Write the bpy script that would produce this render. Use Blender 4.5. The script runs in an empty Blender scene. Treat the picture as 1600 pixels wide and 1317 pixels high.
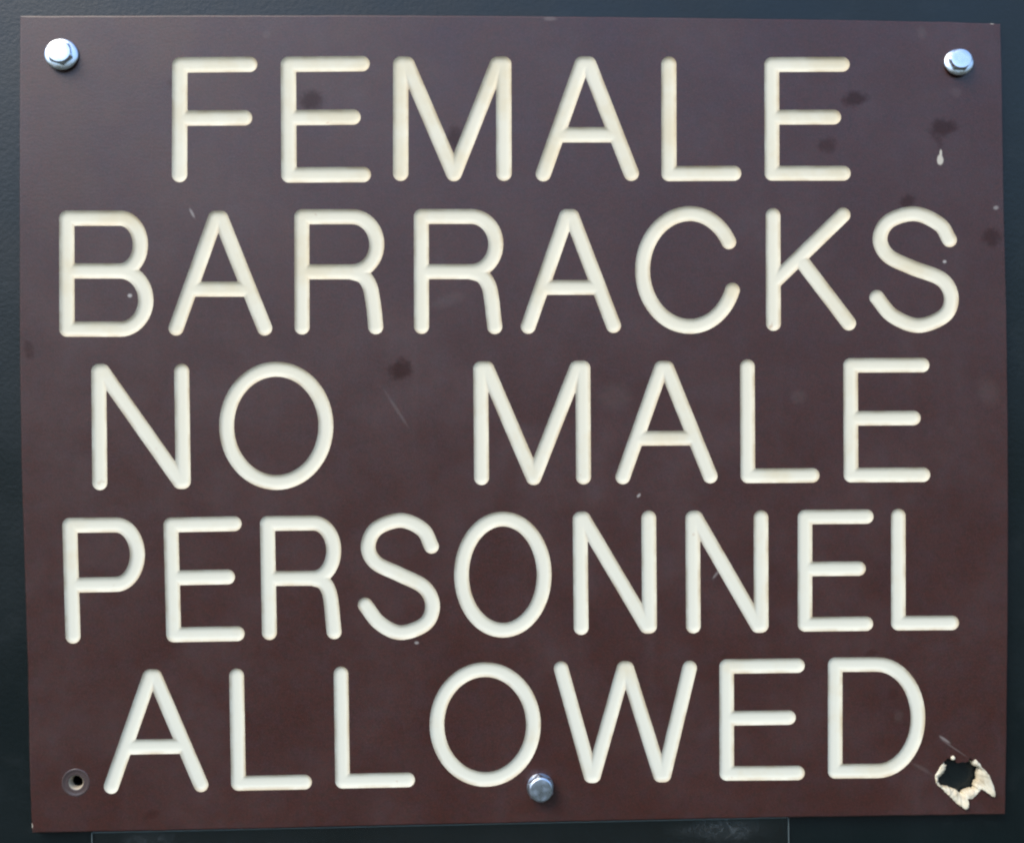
import bpy, bmesh, math, random
from mathutils import Vector, Matrix, Euler, noise as mnoise

C = bpy.context.scene
COL = C.collection
random.seed(4)

# ------------------------------------------------------------------ camera
# The sign hangs upright on a wall that faces -Y; its middle is 1.6 m up.
# "Sign space": x right, y up, z out of the wall (metres).  to_world turns it into the world.
SIGN_H = 1.6
TO_WORLD = Matrix.Translation((0, 0, SIGN_H)) @ Matrix.Rotation(math.radians(90), 4, 'X')
FPX = 1500.0
CAM_LOC = Vector((-0.01300167, 0.00263793, 0.29973806))
_a, _b, _c = [math.radians(v) for v in (-0.4069214, -1.83840868, -0.42170384)]
CAM_ROT = Matrix.Rotation(_c, 4, 'Z') @ Matrix.Rotation(_b, 4, 'Y') @ Matrix.Rotation(_a, 4, 'X')
cd = bpy.data.cameras.new('camera')
cam = bpy.data.objects.new('camera', cd)
COL.objects.link(cam)
cam.matrix_world = TO_WORLD @ Matrix.Translation(CAM_LOC) @ CAM_ROT
cd.sensor_fit = 'HORIZONTAL'
cd.sensor_width = 36.0
cd.lens = 36.0 * FPX / 1600.0
cd.clip_start = 0.01
cd.clip_end = 1000
C.camera = cam

# ------------------------------------------------------------------ light
SUN_AZ = math.radians(-46)      # from straight out of the wall (-Y) towards the left (-X)
SUN_EL = math.radians(47)
world = bpy.data.worlds.new('World')
C.world = world
world.use_nodes = True
wn = world.node_tree
wn.nodes.clear()
sky = wn.nodes.new('ShaderNodeTexSky')
sky.sky_type = 'NISHITA'
sky.sun_disc = False
sky.sun_elevation = SUN_EL
sky.air_density = 1.0
sky.dust_density = 0.6
sky.ozone_density = 1.6
sun_dir = Vector((math.sin(SUN_AZ) * math.cos(SUN_EL), -math.cos(SUN_AZ) * math.cos(SUN_EL), math.sin(SUN_EL)))
sky.sun_rotation = math.atan2(sun_dir.x, sun_dir.y)
bg = wn.nodes.new('ShaderNodeBackground')
bg.inputs['Strength'].default_value = 0.15
wo = wn.nodes.new('ShaderNodeOutputWorld')
# dome darkened towards its horizon to dim reflections, in place of unseen surroundings
wtc = wn.nodes.new('ShaderNodeTexCoord')
wsep = wn.nodes.new('ShaderNodeSeparateXYZ')
wn.links.new(wtc.outputs['Generated'], wsep.inputs[0])
wmr = wn.nodes.new('ShaderNodeMapRange')
wmr.interpolation_type = 'SMOOTHSTEP'
for _i, _v in zip((1, 2, 3, 4), (-0.02, 0.45, 0.04, 1.0)):
    wmr.inputs[_i].default_value = _v
wn.links.new(wsep.outputs['Z'], wmr.inputs[0])
wmx = wn.nodes.new('ShaderNodeMix')
wmx.data_type = 'RGBA'
wn.links.new(wmr.outputs[0], wmx.inputs[0])
wmx.inputs[6].default_value = (0.26, 0.30, 0.30, 1)
wn.links.new(sky.outputs[0], wmx.inputs[7])
wn.links.new(wmx.outputs[2], bg.inputs[0])
wn.links.new(bg.outputs[0], wo.inputs[0])

sl = bpy.data.lights.new('sun', 'SUN')
sl.energy = 1.2
sl.angle = math.radians(35)
sl.color = (1.0, 0.87, 0.69)
sun = bpy.data.objects.new('sun', sl)
COL.objects.link(sun)
sun.rotation_euler = sun_dir.to_track_quat('Z', 'Y').to_euler()
sun.location = sun_dir * 3

C.view_settings.view_transform = 'Standard'
C.view_settings.look = 'None'
C.view_settings.gamma = 1.0
C.view_settings.exposure = 1.5
C.view_settings.use_curve_mapping = False
C.render.engine = 'CYCLES'
C.cycles.filter_width = 2.3

# ------------------------------------------------------------------ helpers
_R3 = CAM_ROT.to_3x3()


def at(u, v, z=0.0):
    """Point of the sign plane (height z) measured at photograph pixel (u, v), sign space."""
    d = _R3 @ Vector(((u - 800) / FPX, (658.5 - v) / FPX, -1.0))
    t = (z - CAM_LOC.z) / d.z
    return CAM_LOC + d * t


PX = 0.0002          # about one photograph pixel on the sign, metres


def empty(name, loc=(0, 0, 0)):
    o = bpy.data.objects.new(name, None)
    o.empty_display_size = 0.02
    COL.objects.link(o)
    o.matrix_world = TO_WORLD @ Matrix.Translation(loc)
    return o


def link(name, me, mat, parent=None, smooth=False):
    me.name = name
    o = bpy.data.objects.new(name, me)
    COL.objects.link(o)
    if mat:
        me.materials.append(mat)
    if parent:
        o.parent = parent
    else:
        o.matrix_world = TO_WORLD
    if smooth:
        for p in me.polygons:
            p.use_smooth = True
    return o


def mesh(name, verts, faces):
    me = bpy.data.meshes.new(name)
    me.from_pydata([tuple(v) for v in verts], [], faces)
    me.update()
    return me


def tag(o, label, cat, group=None, kind=None):
    o['label'] = label
    o['category'] = cat
    if group:
        o['group'] = group
    if kind:
        o['kind'] = kind


def filled(loops, z=0.0):
    """Flat region bounded by closed loops (even-odd), as mesh data."""
    cu = bpy.data.curves.new('fill', 'CURVE')
    cu.dimensions = '2D'
    cu.fill_mode = 'FRONT'
    for lp in loops:
        sp = cu.splines.new('POLY')
        sp.points.add(len(lp) - 1)
        for p, q in zip(sp.points, lp):
            p.co = (q[0] * 100, q[1] * 100, 0, 1)     # scaled up: the fill merges points closer than its tolerance
        sp.use_cyclic_u = True
    o = bpy.data.objects.new('fill', cu)
    COL.objects.link(o)
    dg = bpy.context.evaluated_depsgraph_get()
    dg.update()
    src = bpy.data.meshes.new_from_object(o.evaluated_get(dg))
    vs = [(v.co.x / 100, v.co.y / 100, z) for v in src.vertices]
    fs = []
    for p in src.polygons:
        f = list(p.vertices)
        if p.normal.z < 0:
            f.reverse()
        fs.append(f)
    bpy.data.objects.remove(o)
    bpy.data.curves.remove(cu)
    bpy.data.meshes.remove(src)
    return vs, fs


def catmull(pts, n=8):
    P = [Vector((p[0], p[1])) for p in pts]
    P = [2 * P[0] - P[1]] + P + [2 * P[-1] - P[-2]]
    out = []
    for i in range(1, len(P) - 2):
        p0, p1, p2, p3 = P[i - 1], P[i], P[i + 1], P[i + 2]
        for k in range(n):
            t = k / n
            out.append(0.5 * ((2 * p1) + (p2 - p0) * t + (2 * p0 - 5 * p1 + 4 * p2 - p3) * t * t
                              + (3 * p1 - p0 - 3 * p2 + p3) * t ** 3))
    out.append(P[-2])
    return [(q.x, q.y) for q in out]


# ------------------------------------------------------------------ materials
class Mat:
    def __init__(self, name):
        self.m = bpy.data.materials.new(name)
        self.m.use_nodes = True
        self.t = self.m.node_tree
        self.b = self.t.nodes['Principled BSDF']
        self.tc = self.t.nodes.new('ShaderNodeTexCoord')

    def n(self, typ, **kw):
        x = self.t.nodes.new(typ)
        for k, v in kw.items():
            setattr(x, k, v)
        return x

    def put(self, sock, v):
        if hasattr(v, 'links') or isinstance(v, bpy.types.NodeSocket):
            self.t.links.new(v, sock)
        else:
            sock.default_value = v

    def noise(self, scale, detail=4, rough=0.55, vec=None, stretch=None):
        x = self.n('ShaderNodeTexNoise')
        x.inputs['Scale'].default_value = scale
        x.inputs['Detail'].default_value = detail
        x.inputs['Roughness'].default_value = rough
        v = vec or self.tc.outputs['Object']
        if stretch:
            mp = self.n('ShaderNodeMapping')
            self.put(mp.inputs['Vector'], v)
            mp.inputs['Scale'].default_value = stretch
            v = mp.outputs[0]
        self.put(x.inputs['Vector'], v)
        return x.outputs['Fac']

    def ramp(self, fac, lo, hi, a=0.0, b=1.0):
        x = self.n('ShaderNodeMapRange', interpolation_type='SMOOTHSTEP')
        self.put(x.inputs[0], fac)
        for i, v in zip((1, 2, 3, 4), (lo, hi, a, b)):
            x.inputs[i].default_value = v
        return x.outputs[0]

    def math(self, op, a, b=0.0):
        x = self.n('ShaderNodeMath', operation=op)
        self.put(x.inputs[0], a)
        self.put(x.inputs[1], b)
        return x.outputs[0]

    def mix(self, fac, a, b):
        x = self.n('ShaderNodeMix', data_type='RGBA')
        self.put(x.inputs[0], fac)
        self.put(x.inputs[6], a)
        self.put(x.inputs[7], b)
        return x.outputs[2]

    def spot(self, p, rx, ry, rot=0.0, soft=0.35, wob=1.1, vec=None):
        """1 inside a small irregular blot at p (sign space), 0 outside."""
        s = self.n('ShaderNodeMapping', vector_type='TEXTURE')
        self.put(s.inputs['Vector'], vec or self.tc.outputs['Object'])
        s.inputs['Location'].default_value = (p[0], p[1], 0)
        s.inputs['Rotation'].default_value = (0, 0, rot)
        s.inputs['Scale'].default_value = (rx, ry, 1)
        flat = self.n('ShaderNodeVectorMath', operation='MULTIPLY')
        self.put(flat.inputs[0], s.outputs[0])
        flat.inputs[1].default_value = (1, 1, 0)
        l = self.n('ShaderNodeVectorMath', operation='LENGTH')
        self.put(l.inputs[0], flat.outputs[0])
        w = self.math('MULTIPLY', self.math('SUBTRACT', self._wob, 0.5), wob * 2)
        return self.ramp(self.math('ADD', l.outputs['Value'], w), 1.0 - soft, 1.0 + soft, 1.0, 0.0)

    def bump(self, h, dist, strength=1.0):
        x = self.n('ShaderNodeBump')
        x.inputs['Strength'].default_value = strength
        x.inputs['Distance'].default_value = dist
        self.put(x.inputs['Height'], h)
        self.put(self.b.inputs['Normal'], x.outputs[0])


def rgb(r, g, b):
    return (r, g, b, 1.0)


def plate_material():
    m = Mat('brown_laminate')
    m._wob = m.noise(330, 4, 0.65)
    base = m.mix(m.noise(55, 5, 0.6), rgb(0.044, 0.0112, 0.0072), rgb(0.068, 0.0180, 0.0118))
    base = m.mix(m.math('MULTIPLY', m.ramp(m.noise(170, 4, 0.7), 0.42, 0.66), 0.75), base, rgb(0.050, 0.0190, 0.0190))
    base = m.mix(m.math('MULTIPLY', m.ramp(m.noise(640, 2, 0.6), 0.45, 0.68), 0.7), base, rgb(0.034, 0.0140, 0.0085))
    base = m.mix(m.math('MULTIPLY', m.ramp(m.noise(1900, 2, 0.7), 0.40, 0.66), 0.75), base, rgb(0.026, 0.0085, 0.0062))
    base = m.mix(m.math('MULTIPLY', m.ramp(m.noise(2600, 2, 0.7), 0.56, 0.74), 0.45), base, rgb(0.130, 0.080, 0.078))
    # thin, uneven film of dust and dried rain
    film = m.math('MULTIPLY', m.ramp(m.noise(26, 6, 0.62), 0.38, 0.72), m.ramp(m.noise(160, 5, 0.7), 0.25, 0.8, 0.35, 1.0))
    streak = m.ramp(m.noise(70, 4, 0.6, stretch=(1, 0.12, 1)), 0.55, 0.8)
    film = m.math('ADD', m.math('MULTIPLY', film, 0.026), m.math('MULTIPLY', streak, 0.012))
    # clean patches left by drops: darker and glossier than the dusty face
    blots = None
    for u, v, rx, ry, k in ((487, 156, 17, 13, .9), (1335, 155, 17, 11, 1), (1473, 200, 20, 13, 1), (1466, 216, 6, 14, .5),
                            (1293, 228, 13, 10, .7), (1549, 371, 15, 13, .9), (1418, 315, 12, 9, .8),
                            (626, 578, 16, 15, 1.0), (712, 216, 11, 16, .8), (45, 548, 7, 16, .6), (1361, 1020, 9, 5, .4),
                            (237, 1272, 10, 6, .4), (1395, 1085, 8, 10, .3), (270, 130, 9, 7, .3)):
        s = m.math('MULTIPLY', m.spot(at(u, v), rx * PX, ry * PX, 0.2, 0.5, 0.9), k)
        blots = s if blots is None else m.math('MAXIMUM', blots, s)
    film = m.math('MULTIPLY', film, m.math('SUBTRACT', 1.0, m.math('MULTIPLY', blots, 0.9)))
    col = m.mix(film, base, rgb(0.60, 0.54, 0.54))
    col = m.mix(m.math('MULTIPLY', blots, 0.52), col, rgb(0.018, 0.006, 0.004))
    # pale scuffs
    pale = None
    for u, v, rx, ry, rot, k in ((383, 104, 0, 0, 0, 0), (300, 333, 7, 2.0, -1.1, .3), (203, 462, 3.0, 2.6, 0, .6), (1476, 409, 3, 2.4, 0, .6),
                                 (998, 774, 3.6, 2.0, .9, .45), (651, 1004, 3, 2.0, 0, .4), (620, 640, 30, 2.2, -1.0, .06),
                                 (1476, 1155, 9, 1.8, -.6, .25), (1490, 1168, 24, 1.2, -.6, .10), (1247, 620, 11, 10, 0, .025),
                                 (1404, 1119, 7, 9, 0, .025), (1440, 52, 7, 9, 0, .03), (1494, 145, 8, 7, 0, .025), (416, 55, 6, 6, 0, .03),
                                 (700, 470, 26, 9, .3, .02), (1119, 897, 8, 2, .9, .2), (1556, 325, 4, 3, 0, .3), (860, 30, 10, 3, 0, .10),
                                 (1545, 612, 16, 22, .4, .02), (960, 620, 24, 20, 0, .02), (1440, 1200, 16, 3, -.5, .04)):
        if not k:
            continue
        s = m.math('MULTIPLY', m.spot(at(u, v), rx * PX, ry * PX, rot, 0.5, 0.5), k)
        pale = s if pale is None else m.math('MAXIMUM', pale, s)
    col = m.mix(pale, col, rgb(0.62, 0.58, 0.52))
    # chips through to the light core
    chip = None
    for u, v, rx, ry, rot in ((1469, 250, 5.0, 8, 0), (1470, 240, 2.0, 6, 0), (1551, 35, 4.5, 3.2, .2), (49.5, 1290, 1.6, 4, 0)):
        s = m.spot(at(u, v), rx * PX, ry * PX, rot, 0.25, 0.2)
        chip = s if chip is None else m.math('MAXIMUM', chip, s)
    col = m.mix(chip, col, rgb(0.52, 0.47, 0.37))
    m.put(m.b.inputs['Base Color'], col)
    r = m.math('ADD', m.ramp(m.noise(60, 4), 0.3, 0.7, 0.34, 0.44), m.math('MULTIPLY', film, 1.2))
    m.put(m.b.inputs['Roughness'], r)
    m.put(m.b.inputs['Specular IOR Level'], m.math('SUBTRACT', 0.64, m.math('MULTIPLY', blots, 0.3)))
    m.bump(m.noise(1100, 4, 0.65), 0.00005, 0.7)
    return m.m


def core_material(name='cream_core', dirty=1.0):
    m = Mat(name)
    col = m.mix(m.noise(40, 4, 0.6), rgb(0.76, 0.71, 0.525), rgb(0.80, 0.76, 0.60))
    # the upper lines are yellower, the lower ones cooler
    sep = m.n('ShaderNodeSeparateXYZ')
    m.put(sep.inputs[0], m.tc.outputs['Object'])
    high = m.ramp(sep.outputs['Y'], -0.03, 0.13, -0.03, 0.11)
    col = m.mix(m.ramp(sep.outputs['Y'], -0.10, 0.05, 0.7, 0.0), col, rgb(0.735, 0.735, 0.605))
    # tea-coloured weather stains in patches, speckled with rust
    stain = m.math('MULTIPLY', m.ramp(m.math('ADD', m.noise(34, 5, 0.65), high), 0.50, 0.74), 0.55 * dirty)
    col = m.mix(stain, col, rgb(0.70, 0.59, 0.36))
    rust = m.math('MULTIPLY', m.ramp(m.noise(210, 3, 0.6), 0.70, 0.80), 0.5 * dirty)
    col = m.mix(rust, col, rgb(0.46, 0.25, 0.12))
    if dirty > 1:
        col = m.mix(m.ramp(m.noise(260, 4, 0.6), 0.25, 0.75, 0.25, 0.75), col, rgb(0.60, 0.50, 0.31))
    # dirt caught high on the groove wall ("wall" runs 1 at the rim to 0 in the bed)
    at_ = m.n('ShaderNodeAttribute', attribute_name='wall')
    dirt = m.math('MULTIPLY', m.ramp(at_.outputs['Fac'], 0.45, 1.0), m.ramp(m.noise(120, 4), 0.3, 0.7, 0.25, 0.8))
    col = m.mix(dirt, col, rgb(0.40, 0.30, 0.17))
    m.put(m.b.inputs['Base Color'], col)
    m.b.inputs['Roughness'].default_value = 0.55
    m.b.inputs['Specular IOR Level'].default_value = 0.3
    m.bump(m.noise(700, 3, 0.6), 0.00003, 0.5)
    return m.m


def wall_material():
    m = Mat('dark_blue_paint')
    col = m.mix(m.noise(14, 5), rgb(0.0012, 0.0046, 0.0052), rgb(0.0026, 0.0080, 0.0085))
    col = m.mix(m.math('MULTIPLY', m.ramp(m.noise(90, 5, 0.7), 0.5, 0.8), 0.015), col, rgb(0.4, 0.42, 0.42))
    m.put(m.b.inputs['Base Color'], col)
    m.put(m.b.inputs['Roughness'], m.ramp(m.noise(30, 3), 0.3, 0.7, 0.32, 0.42))
    m.bump(m.noise(700, 4, 0.6), 0.00014, 0.6)
    return m.m


def metal_material(name, tint, rough):
    m = Mat(name)
    m.put(m.b.inputs['Base Color'], m.mix(m.noise(420, 4, 0.6), rgb(*[c * 0.78 for c in tint]), rgb(*tint)))
    m.b.inputs['Metallic'].default_value = 1.0
    m.put(m.b.inputs['Roughness'], m.ramp(m.noise(500, 3), 0.3, 0.7, rough * 0.8, rough * 1.3))
    m.bump(m.noise(900, 3), 0.00004, 0.4)
    return m.m


def simple_material(name, col, rough):
    m = Mat(name)
    m.put(m.b.inputs['Base Color'], m.mix(m.noise(300, 4), rgb(*[c * 0.8 for c in col]), rgb(*col)))
    m.b.inputs['Roughness'].default_value = rough
    return m.m


def clear_material():
    m = Mat('clear_plastic')
    t = m.t
    tr = m.n('ShaderNodeBsdfTransparent')
    tr.inputs[0].default_value = rgb(0.90, 0.95, 0.94)
    gl = m.n('ShaderNodeBsdfGlossy')
    gl.inputs['Roughness'].default_value = 0.22
    fr = m.n('ShaderNodeFresnel')
    fr.inputs['IOR'].default_value = 1.45
    mx = m.n('ShaderNodeMixShader')
    m.put(mx.inputs[0], fr.outputs[0])
    t.links.new(tr.outputs[0], mx.inputs[1])
    t.links.new(gl.outputs[0], mx.inputs[2])
    df = m.n('ShaderNodeBsdfDiffuse')
    df.inputs[0].default_value = rgb(0.55, 0.60, 0.60)
    # wispy scratches, rubbed dust and a painted reflection at the left
    wv = m.n('ShaderNodeTexNoise')
    wv.inputs['Scale'].default_value = 120
    wv.inputs['Detail'].default_value = 5
    wv.inputs['Distortion'].default_value = 2.2
    m.put(wv.inputs['Vector'], m.tc.outputs['Object'])
    line = m.ramp(m.math('ABSOLUTE', m.math('SUBTRACT', wv.outputs['Fac'], 0.5)), 0.0, 0.035, 1.0, 0.0)
    m._wob = m.noise(160, 3)
    area = m.math('MAXIMUM', m.spot(at(1128, 1300), 60 * PX, 16 * PX, 0, 0.5, 0.5),
                  m.math('MULTIPLY', m.spot(at(228, 1312), 34 * PX, 14 * PX, 0, .6, .4), 0.7))  # left blotch: a bluish reflection painted as pale diffuse colour
    dust_glare = m.math('ADD', m.math('MULTIPLY', m.math('MULTIPLY', line, area), 0.05), m.math('MULTIPLY', area, 0.014))
    dust_glare = m.math('ADD', dust_glare, m.math('MULTIPLY', m.noise(50, 5, 0.6), 0.012))
    m2 = m.n('ShaderNodeMixShader')
    m.put(m2.inputs[0], dust_glare)
    t.links.new(mx.outputs[0], m2.inputs[1])
    t.links.new(df.outputs[0], m2.inputs[2])
    t.links.new(m2.outputs[0], t.nodes['Material Output'].inputs['Surface'])
    return m.m


M_PLATE = plate_material()
M_CORE = core_material()
M_TORN = core_material('torn_core', 1.6)
M_WALL = wall_material()
M_ZINC = metal_material('zinc_plated_steel', (0.80, 0.85, 0.88), 0.27)
M_ZINC_REFLECT = metal_material('zinc_reflection_tint', (0.62, 0.70, 0.78), 0.34)  # bottom screw: its darker blue-grey reflection is put into the metal tint
M_RING = simple_material('polished_brown_plastic', (0.085, 0.062, 0.058), 0.22)
M_BORE = simple_material('dirty_cream_core', (0.42, 0.36, 0.26), 0.5)
M_CLEAR = clear_material()
M_CLEAR_EDGE = simple_material('clear_plastic_edge', (0.17, 0.21, 0.20), 0.35)

# ------------------------------------------------------------------ the wall
T_SIGN = 0.0022        # thickness of the laminate
Z_WALL = -0.0029       # wall face behind the sign (sign face is z = 0)


def circle(cx, cy, r, n=40):
    return [(cx + r * math.cos(2 * math.pi * i / n), cy + r * math.sin(2 * math.pi * i / n)) for i in range(n)]


hole_c = at(118.2, 1221.6)
W_OUT = [(-0.52, -1.3), (0.48, -1.3), (0.48, 0.75), (-0.52, 0.75)]
w_hole = circle(hole_c.x, hole_c.y, 10 * PX)
vs, fs = filled([W_OUT, w_hole], Z_WALL)


def add_wall(vs, fs, loop, z0, z1, outward=True):
    """Side strip under a closed loop, from z0 to z1."""
    n = len(loop)
    b = len(vs)
    vs.extend([(p[0], p[1], z0) for p in loop])
    vs.extend([(p[0], p[1], z1) for p in loop])
    for i in range(n):
        j = (i + 1) % n
        fs.append([b + i, b + n + i, b + n + j, b + j] if outward else [b + i, b + j, b + n + j, b + n + i])


add_wall(vs, fs, W_OUT, Z_WALL, Z_WALL - 0.045)
add_wall(vs, fs, w_hole, Z_WALL, Z_WALL - 0.03, False)
b = len(vs)
vs.extend([(p[0], p[1], Z_WALL - 0.045) for p in W_OUT])
fs.append([b + 3, b + 2, b + 1, b])
wall = link('wall', mesh('wall', vs, fs), M_WALL)
tag(wall, 'smooth dark blue-black painted wall the brown sign is screwed to', 'wall')

# ------------------------------------------------------------------ the lettering
# Each glyph: list of strokes (centre lines of the router bit, photograph pixels).


def arc(cx, cy, rx, ry, a0, a1, n=22):
    return [(cx + rx * math.cos(math.radians(a0 + (a1 - a0) * i / n)),
             cy + ry * math.sin(math.radians(a0 + (a1 - a0) * i / n))) for i in range(n + 1)]


def bowl(x, y0, y1, rx):
    return arc(x, (y0 + y1) / 2, rx, (y1 - y0) / 2, -90, 90)


GLYPHS = [
    # FEMALE
    (12.0, [[(281, 102), (280.5, 273)], [(281, 102), (390, 101)], [(281, 185), (382, 184.5)]]),
    (12.0, [[(450.5, 101), (451.5, 273.7)], [(450.5, 101), (565.7, 100)], [(451, 184.3), (551.5, 183.3)], [(451.5, 273.7), (567.5, 273)]]),
    (12.0, [[(626.2, 100.6), (626, 271)], [(636, 101), (709, 271.5)], [(776.9, 101), (709.4, 271.5)], [(787, 100.6), (787.4, 271)],
            [(626.2, 100.6), (636, 101)], [(776.9, 101), (787, 100.6)]]),
    (12.0, [[(909.3, 100.6), (848.9, 271.7)], [(919.8, 100.6), (986.3, 271)], [(872.6, 211), (962, 211)], [(909.3, 100.6), (919.8, 100.6)]]),
    (11.8, [[(1045, 100.6), (1045.3, 271.7)], [(1045.3, 271.7), (1146.4, 271)]]),
    (11.6, [[(1205.8, 101.4), (1206.3, 271)], [(1205.8, 101.4), (1316, 101)], [(1206, 183.6), (1302.5, 183.3)], [(1206.3, 271), (1317.5, 271)]]),
    # BARRACKS
    (11.9, [[(104.3, 341.2), (104.6, 514.3)], [(104.3, 341.2), (187.3, 341.1)] + bowl(187.3, 341.1, 423.5, 32) + [(104.4, 423.5)],
            [(187.3, 423.5)] + bowl(187.3, 423.5, 514.3, 40.5) + [(104.6, 514.3)]]),
    (11.8, [[(336.6, 341.2), (275.1, 512.6)], [(344.9, 341.2), (413.4, 512.6)], [(300.5, 451.9), (388, 451.9)], [(336.6, 341.2), (344.9, 341.2)]]),
    (11.7, [[(471.5, 338.9), (471.9, 511)], [(471.5, 338.9), (550, 338.8)] + bowl(550, 338.8, 424.9, 38.7) + [(471.7, 424.9)],
            catmull([(548, 424.9), (567, 431.5), (577.6, 447), (582.3, 468.8), (585, 489), (587, 510.6)])]),
    (11.7, [[(658.2, 338.5), (658.6, 510)], [(658.2, 338.5), (735.9, 338.4)] + bowl(735.9, 338.4, 424.5, 38.8) + [(658.4, 424.5)],
            catmull([(734, 424.5), (752.9, 431), (763.8, 447), (768.2, 468.8), (770.5, 489), (773, 510.4)])]),
    (11.6, [[(884.9, 338.6), (825.3, 510)], [(893.5, 338.6), (958.6, 508.7)], [(849, 449.2), (935, 449.2)], [(884.9, 338.6), (893.5, 338.6)]]),
    (11.6, [arc(1078, 422, 74, 88, 180, 270, 16) + arc(1078, 422, 70, 88, -89, -30, 14),
            arc(1078, 422, 74, 88, 180, 90, 16) + arc(1078, 422, 71, 88, 89, 21, 14)]),
    (11.5, [[(1207.8, 337), (1208.5, 505.5)], [(1317.2, 336.1), (1208.2, 442)], [(1254.7, 411), (1326, 504.9)]]),
    (11.5, [catmull([(1483.6, 374.9), (1467.5, 350.5), (1429.6, 334.3), (1389.5, 345.5), (1374.9, 372.6), (1387.5, 399.5), (1424.5, 418),
                     (1471, 436.5), (1486.3, 464.5), (1475.5, 493), (1434.6, 508.6), (1394.3, 493), (1369.8, 464.7)], 9)]),
    # NO MALE
    (11.7, [[(154.2, 580.3), (155.9, 753.8)], [(160, 580.3), (281.2, 752)], [(283.8, 580), (286.2, 752)], [(154.2, 580.3), (160, 580.3)], [(281.2, 752), (286.2, 752)]]),
    (11.6, [arc(431.6, 665.2, 77.6, 88.4, 0, 360, 64)]),
    (11.6, [[(751, 576.2), (752.4, 746)], [(760.5, 576), (833.5, 746)], [(901, 575.2), (834, 746)], [(910.7, 575), (911.7, 745)],
            [(751, 576.2), (760.5, 576)], [(901, 575.2), (910.7, 575)]]),
    (11.5, [[(1033.2, 575.2), (973.1, 744.9)], [(1041.8, 575.2), (1109.6, 743.5)], [(997, 684.8), (1083, 684.3)], [(1033.2, 575.2), (1041.8, 575.2)]]),
    (11.4, [[(1167.7, 572.8), (1168.5, 743.2)], [(1168.5, 743.2), (1269, 742.5)]]),
    (11.4, [[(1329, 570.8), (1329.7, 742)], [(1329, 570.8), (1440.7, 570.3)], [(1329.4, 653.6), (1427, 653)], [(1329.7, 742), (1442, 741.5)]]),
    # PERSONNEL
    (11.7, [[(109, 820.5), (114, 993.4)], [(109, 820.5), (180.6, 819.8)] + bowl(180.6, 819.8, 912.6, 34) + [(111.6, 914)]]),
    (11.6, [[(267, 819.9), (271.4, 991.4)], [(267, 819.9), (365.8, 818)], [(269.2, 902.6), (355.5, 901)], [(271.4, 991.4), (370.5, 989.6)]]),
    (11.6, [[(417.8, 817.6), (420.9, 987.8)], [(417.8, 817.6), (489.4, 816.8)] + bowl(489.4, 816.8, 903, 32) + [(419.4, 903.6)],
            catmull([(487, 903), (504.6, 909), (514, 924), (518, 945.4), (519.9, 967), (522, 986.5)])]),
    (11.5, [catmull([(674.1, 853.2), (660, 827), (626.2, 812.7), (588.6, 825.5), (575.2, 853), (587, 878.5), (624, 897),
                     (662.5, 917), (675.8, 945.4), (664.5, 974), (626.2, 987.9), (593, 973), (570.5, 944.7)], 9)]),
    (11.5, [arc(785.6, 897.4, 64.6, 86.8, 0, 360, 64)]),
    (11.5, [[(906.3, 810.7), (908, 980)], [(911.4, 810.5), (1010.5, 978)], [(1013.6, 809), (1014.8, 977.8)], [(906.3, 810.7), (911.4, 810.5)], [(1010.5, 978), (1014.8, 977.8)]]),
    (11.4, [[(1082.3, 809), (1083.3, 977.7)], [(1086.9, 808.7), (1184, 976.8)], [(1189, 808.4), (1189.3, 976.7)], [(1082.3, 809), (1086.9, 808.7)], [(1184, 976.8), (1189.3, 976.7)]]),
    (11.3, [[(1257.8, 807.6), (1257.8, 975)], [(1257.8, 807.6), (1353.5, 806.8)], [(1257.8, 888.6), (1341.4, 888)], [(1257.8, 975), (1352.8, 974)]]),
    (11.3, [[(1403.6, 805.8), (1403.6, 973.2)], [(1403.6, 973.2), (1487, 972.7)]]),
    # ALLOWED
    (11.6, [[(234, 1056.8), (173.8, 1228)], [(241.8, 1056.8), (313.9, 1225.2)], [(197.4, 1166.8), (288.5, 1165.3)], [(234, 1056.8), (241.8, 1056.8)]]),
    (11.5, [[(369.6, 1055.5), (372.6, 1223.2)], [(372.6, 1223.2), (475.6, 1221.2)]]),
    (11.4, [[(532.8, 1052.3), (535.2, 1219.8)], [(535.2, 1219.8), (636.8, 1217.8)]]),
    (11.4, [arc(758, 1131.4, 75.4, 85.7, 0, 360, 64)]),
    (11.3, [[(876.6, 1044), (923.2, 1211.3)], [(927.3, 1211.3), (974.8, 1043.6)], [(979.2, 1043.6), (1031.8, 1210.3)], [(1037.4, 1210.3), (1077.5, 1043)],
            [(923.2, 1211.3), (927.3, 1211.3)], [(974.8, 1043.6), (979.2, 1043.6)], [(1031.8, 1210.3), (1037.4, 1210.3)]]),
    (11.3, [[(1135.3, 1040.8), (1135.6, 1207.7)], [(1135.3, 1040.8), (1246, 1039.4)], [(1135.5, 1121.8), (1232, 1120.5)], [(1135.6, 1207.7), (1246, 1207)]]),
    (11.3, [[(1305, 1038), (1304.9, 1204.4)], [(1305, 1038), (1370.3, 1037.6)] + bowl(1370.3, 1037.6, 1203.9, 64) + [(1304.9, 1204.4)]]),
]
GROOVE = 0.00048       # depth of cut
STEP = 1.5             # sampling of the groove surface, photograph pixels


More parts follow.
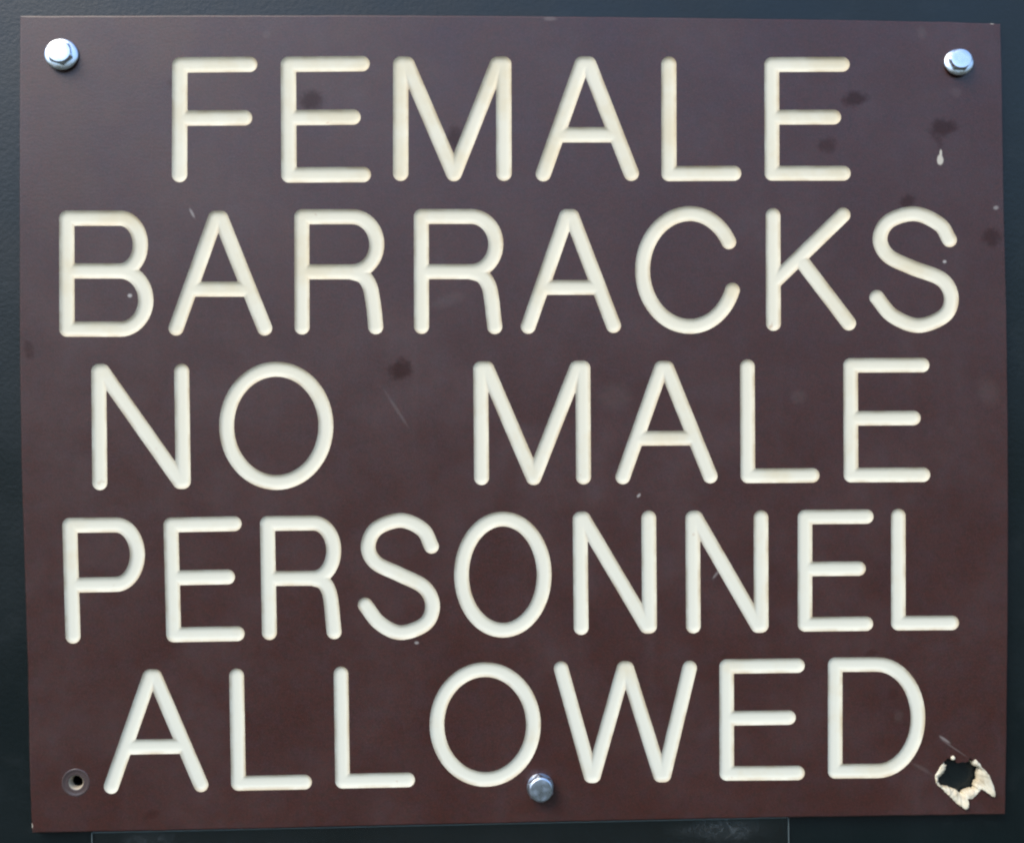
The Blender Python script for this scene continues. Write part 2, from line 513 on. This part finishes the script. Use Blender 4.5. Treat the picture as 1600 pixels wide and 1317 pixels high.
def groove_mesh(R, strokes):
    """Surface of the cut: every point under the reach of the bit, deepest on the centre line."""
    segs = []
    for s in strokes:
        for a, c in zip(s, s[1:]):
            segs.append((a[0], a[1], c[0] - a[0], c[1] - a[1]))
    us = [p[0] for s in strokes for p in s]
    vs_ = [p[1] for s in strokes for p in s]
    u0, v0 = min(us) - R - 3, min(vs_) - R - 3
    nu = int((max(us) + R + 3 - u0) / STEP) + 2
    nv = int((max(vs_) + R + 3 - v0) / STEP) + 2
    BIG = 1e9
    grid = [[BIG] * nu for _ in range(nv)]
    for (ax, ay, dx, dy) in segs:
        L = dx * dx + dy * dy or 1e-9
        i0 = max(0, int((min(ax, ax + dx) - R - 4 - u0) / STEP))
        i1 = min(nu - 1, int((max(ax, ax + dx) + R + 4 - u0) / STEP) + 1)
        j0 = max(0, int((min(ay, ay + dy) - R - 4 - v0) / STEP))
        j1 = min(nv - 1, int((max(ay, ay + dy) + R + 4 - v0) / STEP) + 1)
        for j in range(j0, j1 + 1):
            y = v0 + j * STEP - ay
            row = grid[j]
            for i in range(i0, i1 + 1):
                x = u0 + i * STEP - ax
                t = (x * dx + y * dy) / L
                t = 0.0 if t < 0 else 1.0 if t > 1 else t
                d = (x - t * dx) ** 2 + (y - t * dy) ** 2
                if d < row[i]:
                    row[i] = d
    sd = [[(math.sqrt(d) if d < BIG else R + 5) - R for d in row] for row in grid]
    for row in sd:                       # keep samples off the exact rim
        for i, d in enumerate(row):
            if abs(d) < 0.06:
                row[i] = -0.06 if d <= 0 else 0.06
    V, F, WALL, key = [], [], [], {}

    def vert(k, u, v, d):
        if k not in key:
            t = min(1.0, max(0.0, 1.0 + d / R))       # 0 on the centre line, 1 at the rim
            p = at(u, v)
            depth = GROOVE * (1.0 - t ** 3.2)
            key[k] = len(V)
            V.append((p.x, p.y, -depth))
            WALL.append(t)
        return key[k]

    for j in range(nv - 1):
        for i in range(nu - 1):
            cs = [(i, j), (i, j + 1), (i + 1, j + 1), (i + 1, j)]
            ds = [sd[c[1]][c[0]] for c in cs]
            if min(ds) >= 0:
                continue
            poly = []
            for k in range(4):
                a, c = cs[k], cs[(k + 1) % 4]
                da, dc = ds[k], ds[(k + 1) % 4]
                if da < 0:
                    poly.append(vert(a, u0 + a[0] * STEP, v0 + a[1] * STEP, da))
                if (da < 0) != (dc < 0):
                    f = da / (da - dc)
                    e = (a, c) if a < c else (c, a)
                    poly.append(vert(e, u0 + (a[0] + (c[0] - a[0]) * f) * STEP, v0 + (a[1] + (c[1] - a[1]) * f) * STEP, 0.0))
            if len(poly) >= 3:
                F.append(poly)
    # rim loops
    cnt = {}
    for f in F:
        for a, c in zip(f, f[1:] + f[:1]):
            cnt[(a, c)] = 1
    nxt = {a: c for (a, c) in cnt if (c, a) not in cnt}
    loops = []
    while nxt:
        a0 = next(iter(nxt))
        lp, a = [], a0
        while a in nxt:
            lp.append(V[a][:2])
            a = nxt.pop(a)
        if len(lp) > 8:
            loops.append(lp)
    me = mesh('letter', V, F)
    me.attributes.new('wall', 'FLOAT', 'POINT').data.foreach_set('value', WALL)
    return me, loops


sign = empty('sign', at(800, 1290, Z_WALL + 0.0007))
SIGN_OFF = Matrix.Translation(-at(800, 1290, Z_WALL + 0.0007))


def part(name, me, mat, smooth=False, parent=None):
    o = link(name, me, mat, sign, smooth)
    o.matrix_parent_inverse = SIGN_OFF
    if parent:
        o.parent = parent
        o.matrix_parent_inverse = Matrix.Identity(4)
    return o


rims = []
for R, strokes in GLYPHS:
    me, lps = groove_mesh(R, strokes)
    part('letter', me, M_CORE, True)
    rims += lps

# ------------------------------------------------------------------ torn screw hole, lower right
TZ = 1317 / 150.0


def tp(x, y):
    return (1440 + x / TZ, 1140 + y / TZ)


PAIRS = [((300, 430), (318, 480)), ((245, 520), (358, 505)), ((205, 585), (335, 580)), ((186, 640), (270, 640)), ((188, 700), (232, 670)),
         ((215, 755), (250, 735)), ((262, 790), (300, 780)), ((330, 860), (370, 795)), ((400, 930), (430, 820)), ((470, 1000), (480, 838)),
         ((535, 1045), (515, 850)), ((600, 1082), (540, 885)), ((640, 1010), (562, 890)), ((632, 950), (590, 855)), ((690, 945), (640, 832)),
         ((740, 905), (690, 825)), ((785, 850), (735, 812)), ((830, 815), (735, 765)), ((860, 835), (750, 730)), ((920, 875), (775, 700)),
         ((985, 910), (790, 670)), ((998, 850), (780, 640)), ((970, 720), (780, 600)), ((930, 630), (790, 570)), ((890, 575), (800, 545)),
         ((835, 520), (770, 520)), ((790, 450), (720, 490)), ((740, 408), (705, 460)), ((705, 425), (700, 430))]
TOP_EDGE = [(690, 405), (672, 388), (655, 392), (640, 432), (600, 445), (555, 440), (510, 452), (480, 452), (462, 420), (430, 405), (400, 412),
            (370, 385), (345, 400), (325, 425)]
OUT = catmull([p[0] for p in PAIRS], 8)
INN = catmull([p[1] for p in PAIRS], 8)


def ragged(pts, amp, freq, seed):
    return [(x + amp * mnoise.noise(Vector((x * freq, y * freq, seed))) + amp * 0.6 * mnoise.noise(Vector((x * freq * 3, y * freq * 3, seed))),
             y + amp * mnoise.noise(Vector((x * freq, y * freq, seed + 9))) + amp * 0.6 * mnoise.noise(Vector((x * freq * 3, y * freq * 3, seed + 9)))) for x, y in pts]


OUT = ragged(OUT, 8, 0.03, 1.0)
INN = ragged(INN, 18, 0.02, 5.0)
# the plate is broken away a little inside the outline of the lifted flaps
edge = [(o[0] * 0.8 + i[0] * 0.2, o[1] * 0.8 + i[1] * 0.2) for o, i in zip(OUT, INN)]
torn_loop = [at(*tp(*p)).to_2d() for p in edge + TOP_EDGE]
torn_loop = [(p.x, p.y) for p in torn_loop]

V, F, WALLV = [], [], []
ROWS = [(0.0, 0.00006), (0.06, 0.00026), (0.2, 0.00030), (0.36, 0.00022), (0.52, 0.00016), (0.68, -0.00005), (0.82, -0.00018), (0.95, -0.0006), (1.0, -0.0012), (0.98, -T_SIGN)]
n = len(OUT)
for r, (f, z) in enumerate(ROWS):
    for k in range(n):
        o, i = OUT[k], INN[k]
        x, y = o[0] + (i[0] - o[0]) * f, o[1] + (i[1] - o[1]) * f
        nz = mnoise.noise(Vector((x * 0.022, y * 0.022, 3.1)))
        nz += 0.22 * mnoise.noise(Vector((x * 0.075, y * 0.075, 1.7))) + 0.05 * mnoise.noise(Vector((x * 0.2, y * 0.2, 7.7)))
        lift = 0.0
        for tx, ty in ((600, 1060), (980, 890)):
            lift += 0.0008 * math.exp(-((x - tx) ** 2 + (y - ty) ** 2) / 90.0 ** 2)
        zz = z + (nz * 0.00035 + lift if r else lift * 0.85)
        if r < 5:
            zz = max(zz, 0.00006)
        ends = min(k, n - 1 - k) / 10.0
        if ends < 1 and r < 7:
            zz = zz * ends - 0.0001 * (1 - ends)
        p = at(*tp(x, y))
        V.append((p.x, p.y, zz))
        WALLV.append(min(1.0, max(0.0, (0.78 if f > 0.6 else 0.56) + 0.3 * nz)))
for r in range(len(ROWS) - 1):
    for k in range(n - 1):
        F.append([r * n + k, r * n + k + 1, (r + 1) * n + k + 1, (r + 1) * n + k])
# a crumb of core left standing at the top of the tear
b0 = len(V)
ico = bmesh.new()
bmesh.ops.create_icosphere(ico, subdivisions=2, radius=1.0)
cp = at(*tp(428, 383))
for v in ico.verts:
    s = 1 + 0.25 * mnoise.noise(v.co * 1.7)
    V.append((cp.x + v.co.x * 3.4 * PX * s, cp.y + v.co.y * 3.6 * PX * s, 0.0001 + v.co.z * 3 * PX * s))
    WALLV.append(0.1)
for f in ico.faces:
    F.append([b0 + v.index for v in f.verts])
ico.free()
me = mesh('torn_hole_edge', V, F)
me.attributes.new('wall', 'FLOAT', 'POINT').data.foreach_set('value', WALLV)
t_edge = part('torn_hole_edge', me, M_TORN, True)
t_edge['label'] = 'torn cream flaps curling out around the ragged hole'

# ------------------------------------------------------------------ unused countersunk screw hole, lower left
HC = at(118.3, 1222.3)


def lathe(cx, cy, prof, n=48):
    V, F = [], []
    for r, z in prof:
        for i in range(n):
            a = 2 * math.pi * i / n
            V.append((cx + r * math.cos(a), cy + r * math.sin(a), z))
    for k in range(len(prof) - 1):
        for i in range(n):
            j = (i + 1) % n
            F.append([k * n + i, (k + 1) * n + i, (k + 1) * n + j, k * n + j])
    return V, F


sh_loop = circle(HC.x, HC.y, 21.5 * PX, 48)
ring = part('screw_hole', mesh('screw_hole', *lathe(HC.x, HC.y, [(21.5 * PX, 0.0), (20.6 * PX, 0.00012), (19.4 * PX, 0.00010), (17.5 * PX, -0.0001), (15 * PX, -0.00016),
                                                                 (12.6 * PX, -0.0001), (11.4 * PX, -0.00022)])), M_RING, True)
ring['label'] = 'empty screw hole with a rubbed shiny ring'
BV, BF = lathe(HC.x, HC.y, [(11.4 * PX, -0.00022), (10.4 * PX, -0.0004), (9.5 * PX, -0.0009), (9.0 * PX, -0.0014), (8.8 * PX, -T_SIGN)])
part('bore', mesh('bore', BV, BF), M_BORE, True, ring)

# ------------------------------------------------------------------ the brown face plate
OUTLINE = [(31, 25), (200, 24.3), (400, 23.8), (620, 24), (840, 25.5), (1060, 28), (1300, 31), (1480, 34.5), (1564, 37.5),
           (1566, 120), (1569, 320), (1573.5, 500), (1575.5, 680), (1576, 800), (1575, 1000), (1573, 1180), (1571, 1272),
           (1400, 1274.5), (1200, 1277.2), (1000, 1281), (800, 1285.5), (600, 1289.6), (400, 1294.5), (200, 1298.5), (50, 1301),
           (46.5, 1220), (43, 1040), (38, 880), (33.5, 740), (30.5, 560), (30, 300), (30.3, 120)]
# finer, slightly uneven sawn edge
out = []
for (a, c) in zip(OUTLINE, OUTLINE[1:] + OUTLINE[:1]):
    L = math.hypot(c[0] - a[0], c[1] - a[1])
    k = max(1, int(L / 12))
    for i in range(k):
        u, v = a[0] + (c[0] - a[0]) * i / k, a[1] + (c[1] - a[1]) * i / k
        w = 0.5 * mnoise.noise(Vector((u * 0.03, v * 0.03, 0.0)))
        if i == 0 and a in ((31, 25), (1564, 37.5), (1571, 1272), (50, 1301)):
            w = 0
        out.append((u + w, v + w))
out3 = [at(u, v) for u, v in out]
cx = sum(p.x for p in out3) / len(out3)
cy = sum(p.y for p in out3) / len(out3)


def inset(pts, d):
    r = []
    n = len(pts)
    for i in range(n):
        a, p, c = pts[i - 1], pts[i], pts[(i + 1) % n]
        t = Vector((c[0] - a[0], c[1] - a[1]))
        nrm = Vector((-t.y, t.x)).normalized()
        if nrm.dot(Vector((cx - p[0], cy - p[1]))) < 0:
            nrm = -nrm
        r.append((p[0] + nrm.x * d, p[1] + nrm.y * d))
    return r


L0 = [(p.x, p.y) for p in out3]
L1 = inset(L0, 0.00022)
L2 = inset(L0, 0.0005)
vs, fs = filled([L2] + rims + [torn_loop, sh_loop], 0.0)
n = len(L0)
b = len(vs)
for lp, z in ((L2, 0.0), (L1, -0.00006), (L0, -0.00032), (L0, -T_SIGN)):
    vs.extend([(p[0], p[1], z) for p in lp])
area2 = sum(a[0] * c[1] - c[0] * a[1] for a, c in zip(L0, L0[1:] + L0[:1]))
for r in range(3):
    for i in range(n):
        j = (i + 1) % n
        q = [b + r * n + i, b + (r + 1) * n + i, b + (r + 1) * n + j, b + r * n + j]
        fs.append(q if area2 > 0 else q[::-1])
tarea = sum(a[0] * c[1] - c[0] * a[1] for a, c in zip(torn_loop, torn_loop[1:] + torn_loop[:1]))
add_wall(vs, fs, torn_loop, 0.0, -T_SIGN, tarea < 0)
part('face_plate', mesh('face_plate', vs, fs), M_PLATE)
tag(sign, 'brown engraved plastic sign with cream capital letters reading FEMALE BARRACKS NO MALE PERSONNEL ALLOWED', 'sign')

# ------------------------------------------------------------------ hex screws


def hex_head(af, h, chamfer, dome, seg=6):
    """Hexagon prism across flats af with a round chamfered top, origin at its foot."""
    bm = bmesh.new()
    N = 72
    rings = []
    rc = af / 2
    ri = af / 2 * 0.94

    def hexr(a):
        a = (a + math.pi / 6) % (math.pi / 3) - math.pi / 6
        return rc / math.cos(a)
    prof = [(None, 0.0, 0), (None, h - chamfer, 1), ('c', h - chamfer * 0.25, 2), ('i', h, 3), ('d', h + dome * 0.6, 4)]
    for kind, z, _ in prof:
        rg = []
        for i in range(N):
            a = 2 * math.pi * i / N
            r = hexr(a)
            zz = z
            if kind is None and z > 0:
                zz = z - (r - rc) * 0.45      # chamfer bites lower at the corners
                r = r * 0.995
            elif kind == 'c':
                r = min(r, rc * 1.0) * 0.985
            elif kind == 'i':
                r = ri * 0.92
            elif kind == 'd':
                r = ri * 0.55
            rg.append(bm.verts.new((r * math.cos(a), r * math.sin(a), zz)))
        rings.append(rg)
    for a, c in zip(rings, rings[1:]):
        for i in range(N):
            j = (i + 1) % N
            bm.faces.new((a[i], a[j], c[j], c[i]))
    top = bm.verts.new((0, 0, h + dome))
    for i in range(N):
        bm.faces.new((rings[-1][i], rings[-1][(i + 1) % N], top))
    me = bpy.data.meshes.new('head')
    bm.to_mesh(me)
    bm.free()
    return me


def flange_mesh(r, inner, h):
    V, F = lathe(0, 0, [(r * 0.97, 0.0), (r, h * 0.25), (r * 0.985, h * 0.5), (r * 0.9, h * 0.68), (inner * 1.06, h * 0.98), (inner * 0.8, h)], 64)
    return mesh('flange', V, [f[::-1] for f in F])


def screw(u, v, r, af, h, tilt, spin, mat, label, z=0.0003, dome=0.00004, chamfer=0.0003, fl=0.0011):
    root = empty('hex_screw')
    root.matrix_world = TO_WORLD @ Matrix.Translation(at(u, v) + Vector((0, 0, z))) @ Euler((tilt[0], tilt[1], 0)).to_matrix().to_4x4() @ Matrix.Rotation(spin, 4, 'Z')
    tag(root, label, 'screw', 'hex screws fixing the sign')
    link('flange', flange_mesh(r, af / 2, fl), mat, root, True)
    hm = hex_head(af, h, chamfer, dome)
    ho = link('head', hm, mat, root)
    ho.location = (0, 0, fl * 0.9)
    hm.polygons.foreach_set('use_smooth', [True] * len(hm.polygons))
    hm.set_sharp_from_angle(angle=math.radians(24))
    # the shank runs through the laminate into the wall
    SV, SF = lathe(0, 0, [(0.0019, -0.016), (0.0019, 0.0002)], 20)
    so = link('shank', mesh('shank', SV, [f[::-1] for f in SF]), mat, root, True)
    return root


rd = math.radians
screw(97.5, 87, 25.0 * PX, 33 * PX, 0.0017, (rd(-5), rd(4)), rd(12), M_ZINC,
      'shiny hex-head screw with a round flange near the left end above BARRACKS', z=0.0004)
screw(1496.6, 98.8, 22.5 * PX, 31 * PX, 0.0017, (rd(-9), rd(-6)), rd(25), M_ZINC,
      'shiny hex-head screw to the right of the word FEMALE')
screw(844.0, 1228.5, 21 * PX, 37 * PX, 0.0026, (rd(-5), rd(1)), rd(8), M_ZINC_REFLECT,
      'hex-head screw with a blue-grey reflection put into its tint, between the O and W of ALLOWED', fl=0.0007, chamfer=0.0009, dome=0.0001)

# ------------------------------------------------------------------ clear plastic sheet under the sign
ZS = Z_WALL + 0.0011
top_l, top_r = at(144, 1301.0, ZS), at(1231.5, 1277.3, ZS)
dn = Vector((0.004, -1, 0)).normalized()
bot_l, bot_r = top_l + dn * 0.09, top_r + dn * 0.09


def slab(p, z0, z1):
    V = [(q.x, q.y, z0) for q in p] + [(q.x, q.y, z1) for q in p]
    n = len(p)
    F = [list(range(n, 2 * n)), list(range(n))[::-1]]
    for i in range(n):
        j = (i + 1) % n
        F.append([i, j, n + j, n + i])
    return V, F


sheet_root = empty('plastic_sheet', bot_l)
OFF = Matrix.Translation(-bot_l)
sv, sf = slab([bot_l, bot_r, top_r, top_l], Z_WALL + 0.0002, ZS)
s_o = link('sheet', mesh('sheet', sv, sf), M_CLEAR, sheet_root)
s_o.matrix_parent_inverse = OFF
ev, ef = [], []
ew = 0.00022
for a, c, nn in ((top_l, top_r, Vector((0, 1, 0))), (top_r, bot_r, Vector((1, 0, 0))), (bot_l, top_l, Vector((-1, 0, 0)))):
    q, g = slab([a, a + nn * ew, c + nn * ew, c] if nn.x == 0 else [a, c, c + nn * ew, a + nn * ew], Z_WALL + 0.0002, ZS + 0.00005)
    o_ = len(ev)
    ev += q
    ef += [[i + o_ for i in f] for f in g]
e_o = link('sheet_edge', mesh('sheet_edge', ev, ef), M_CLEAR_EDGE, sheet_root)
e_o.matrix_parent_inverse = OFF
bmf = bmesh.new()
bmf.from_mesh(e_o.data)
bmesh.ops.recalc_face_normals(bmf, faces=bmf.faces)
bmf.to_mesh(e_o.data)
bmf.free()
tag(sheet_root, 'clear scratched plastic sheet on the wall just below the brown sign', 'sheet')
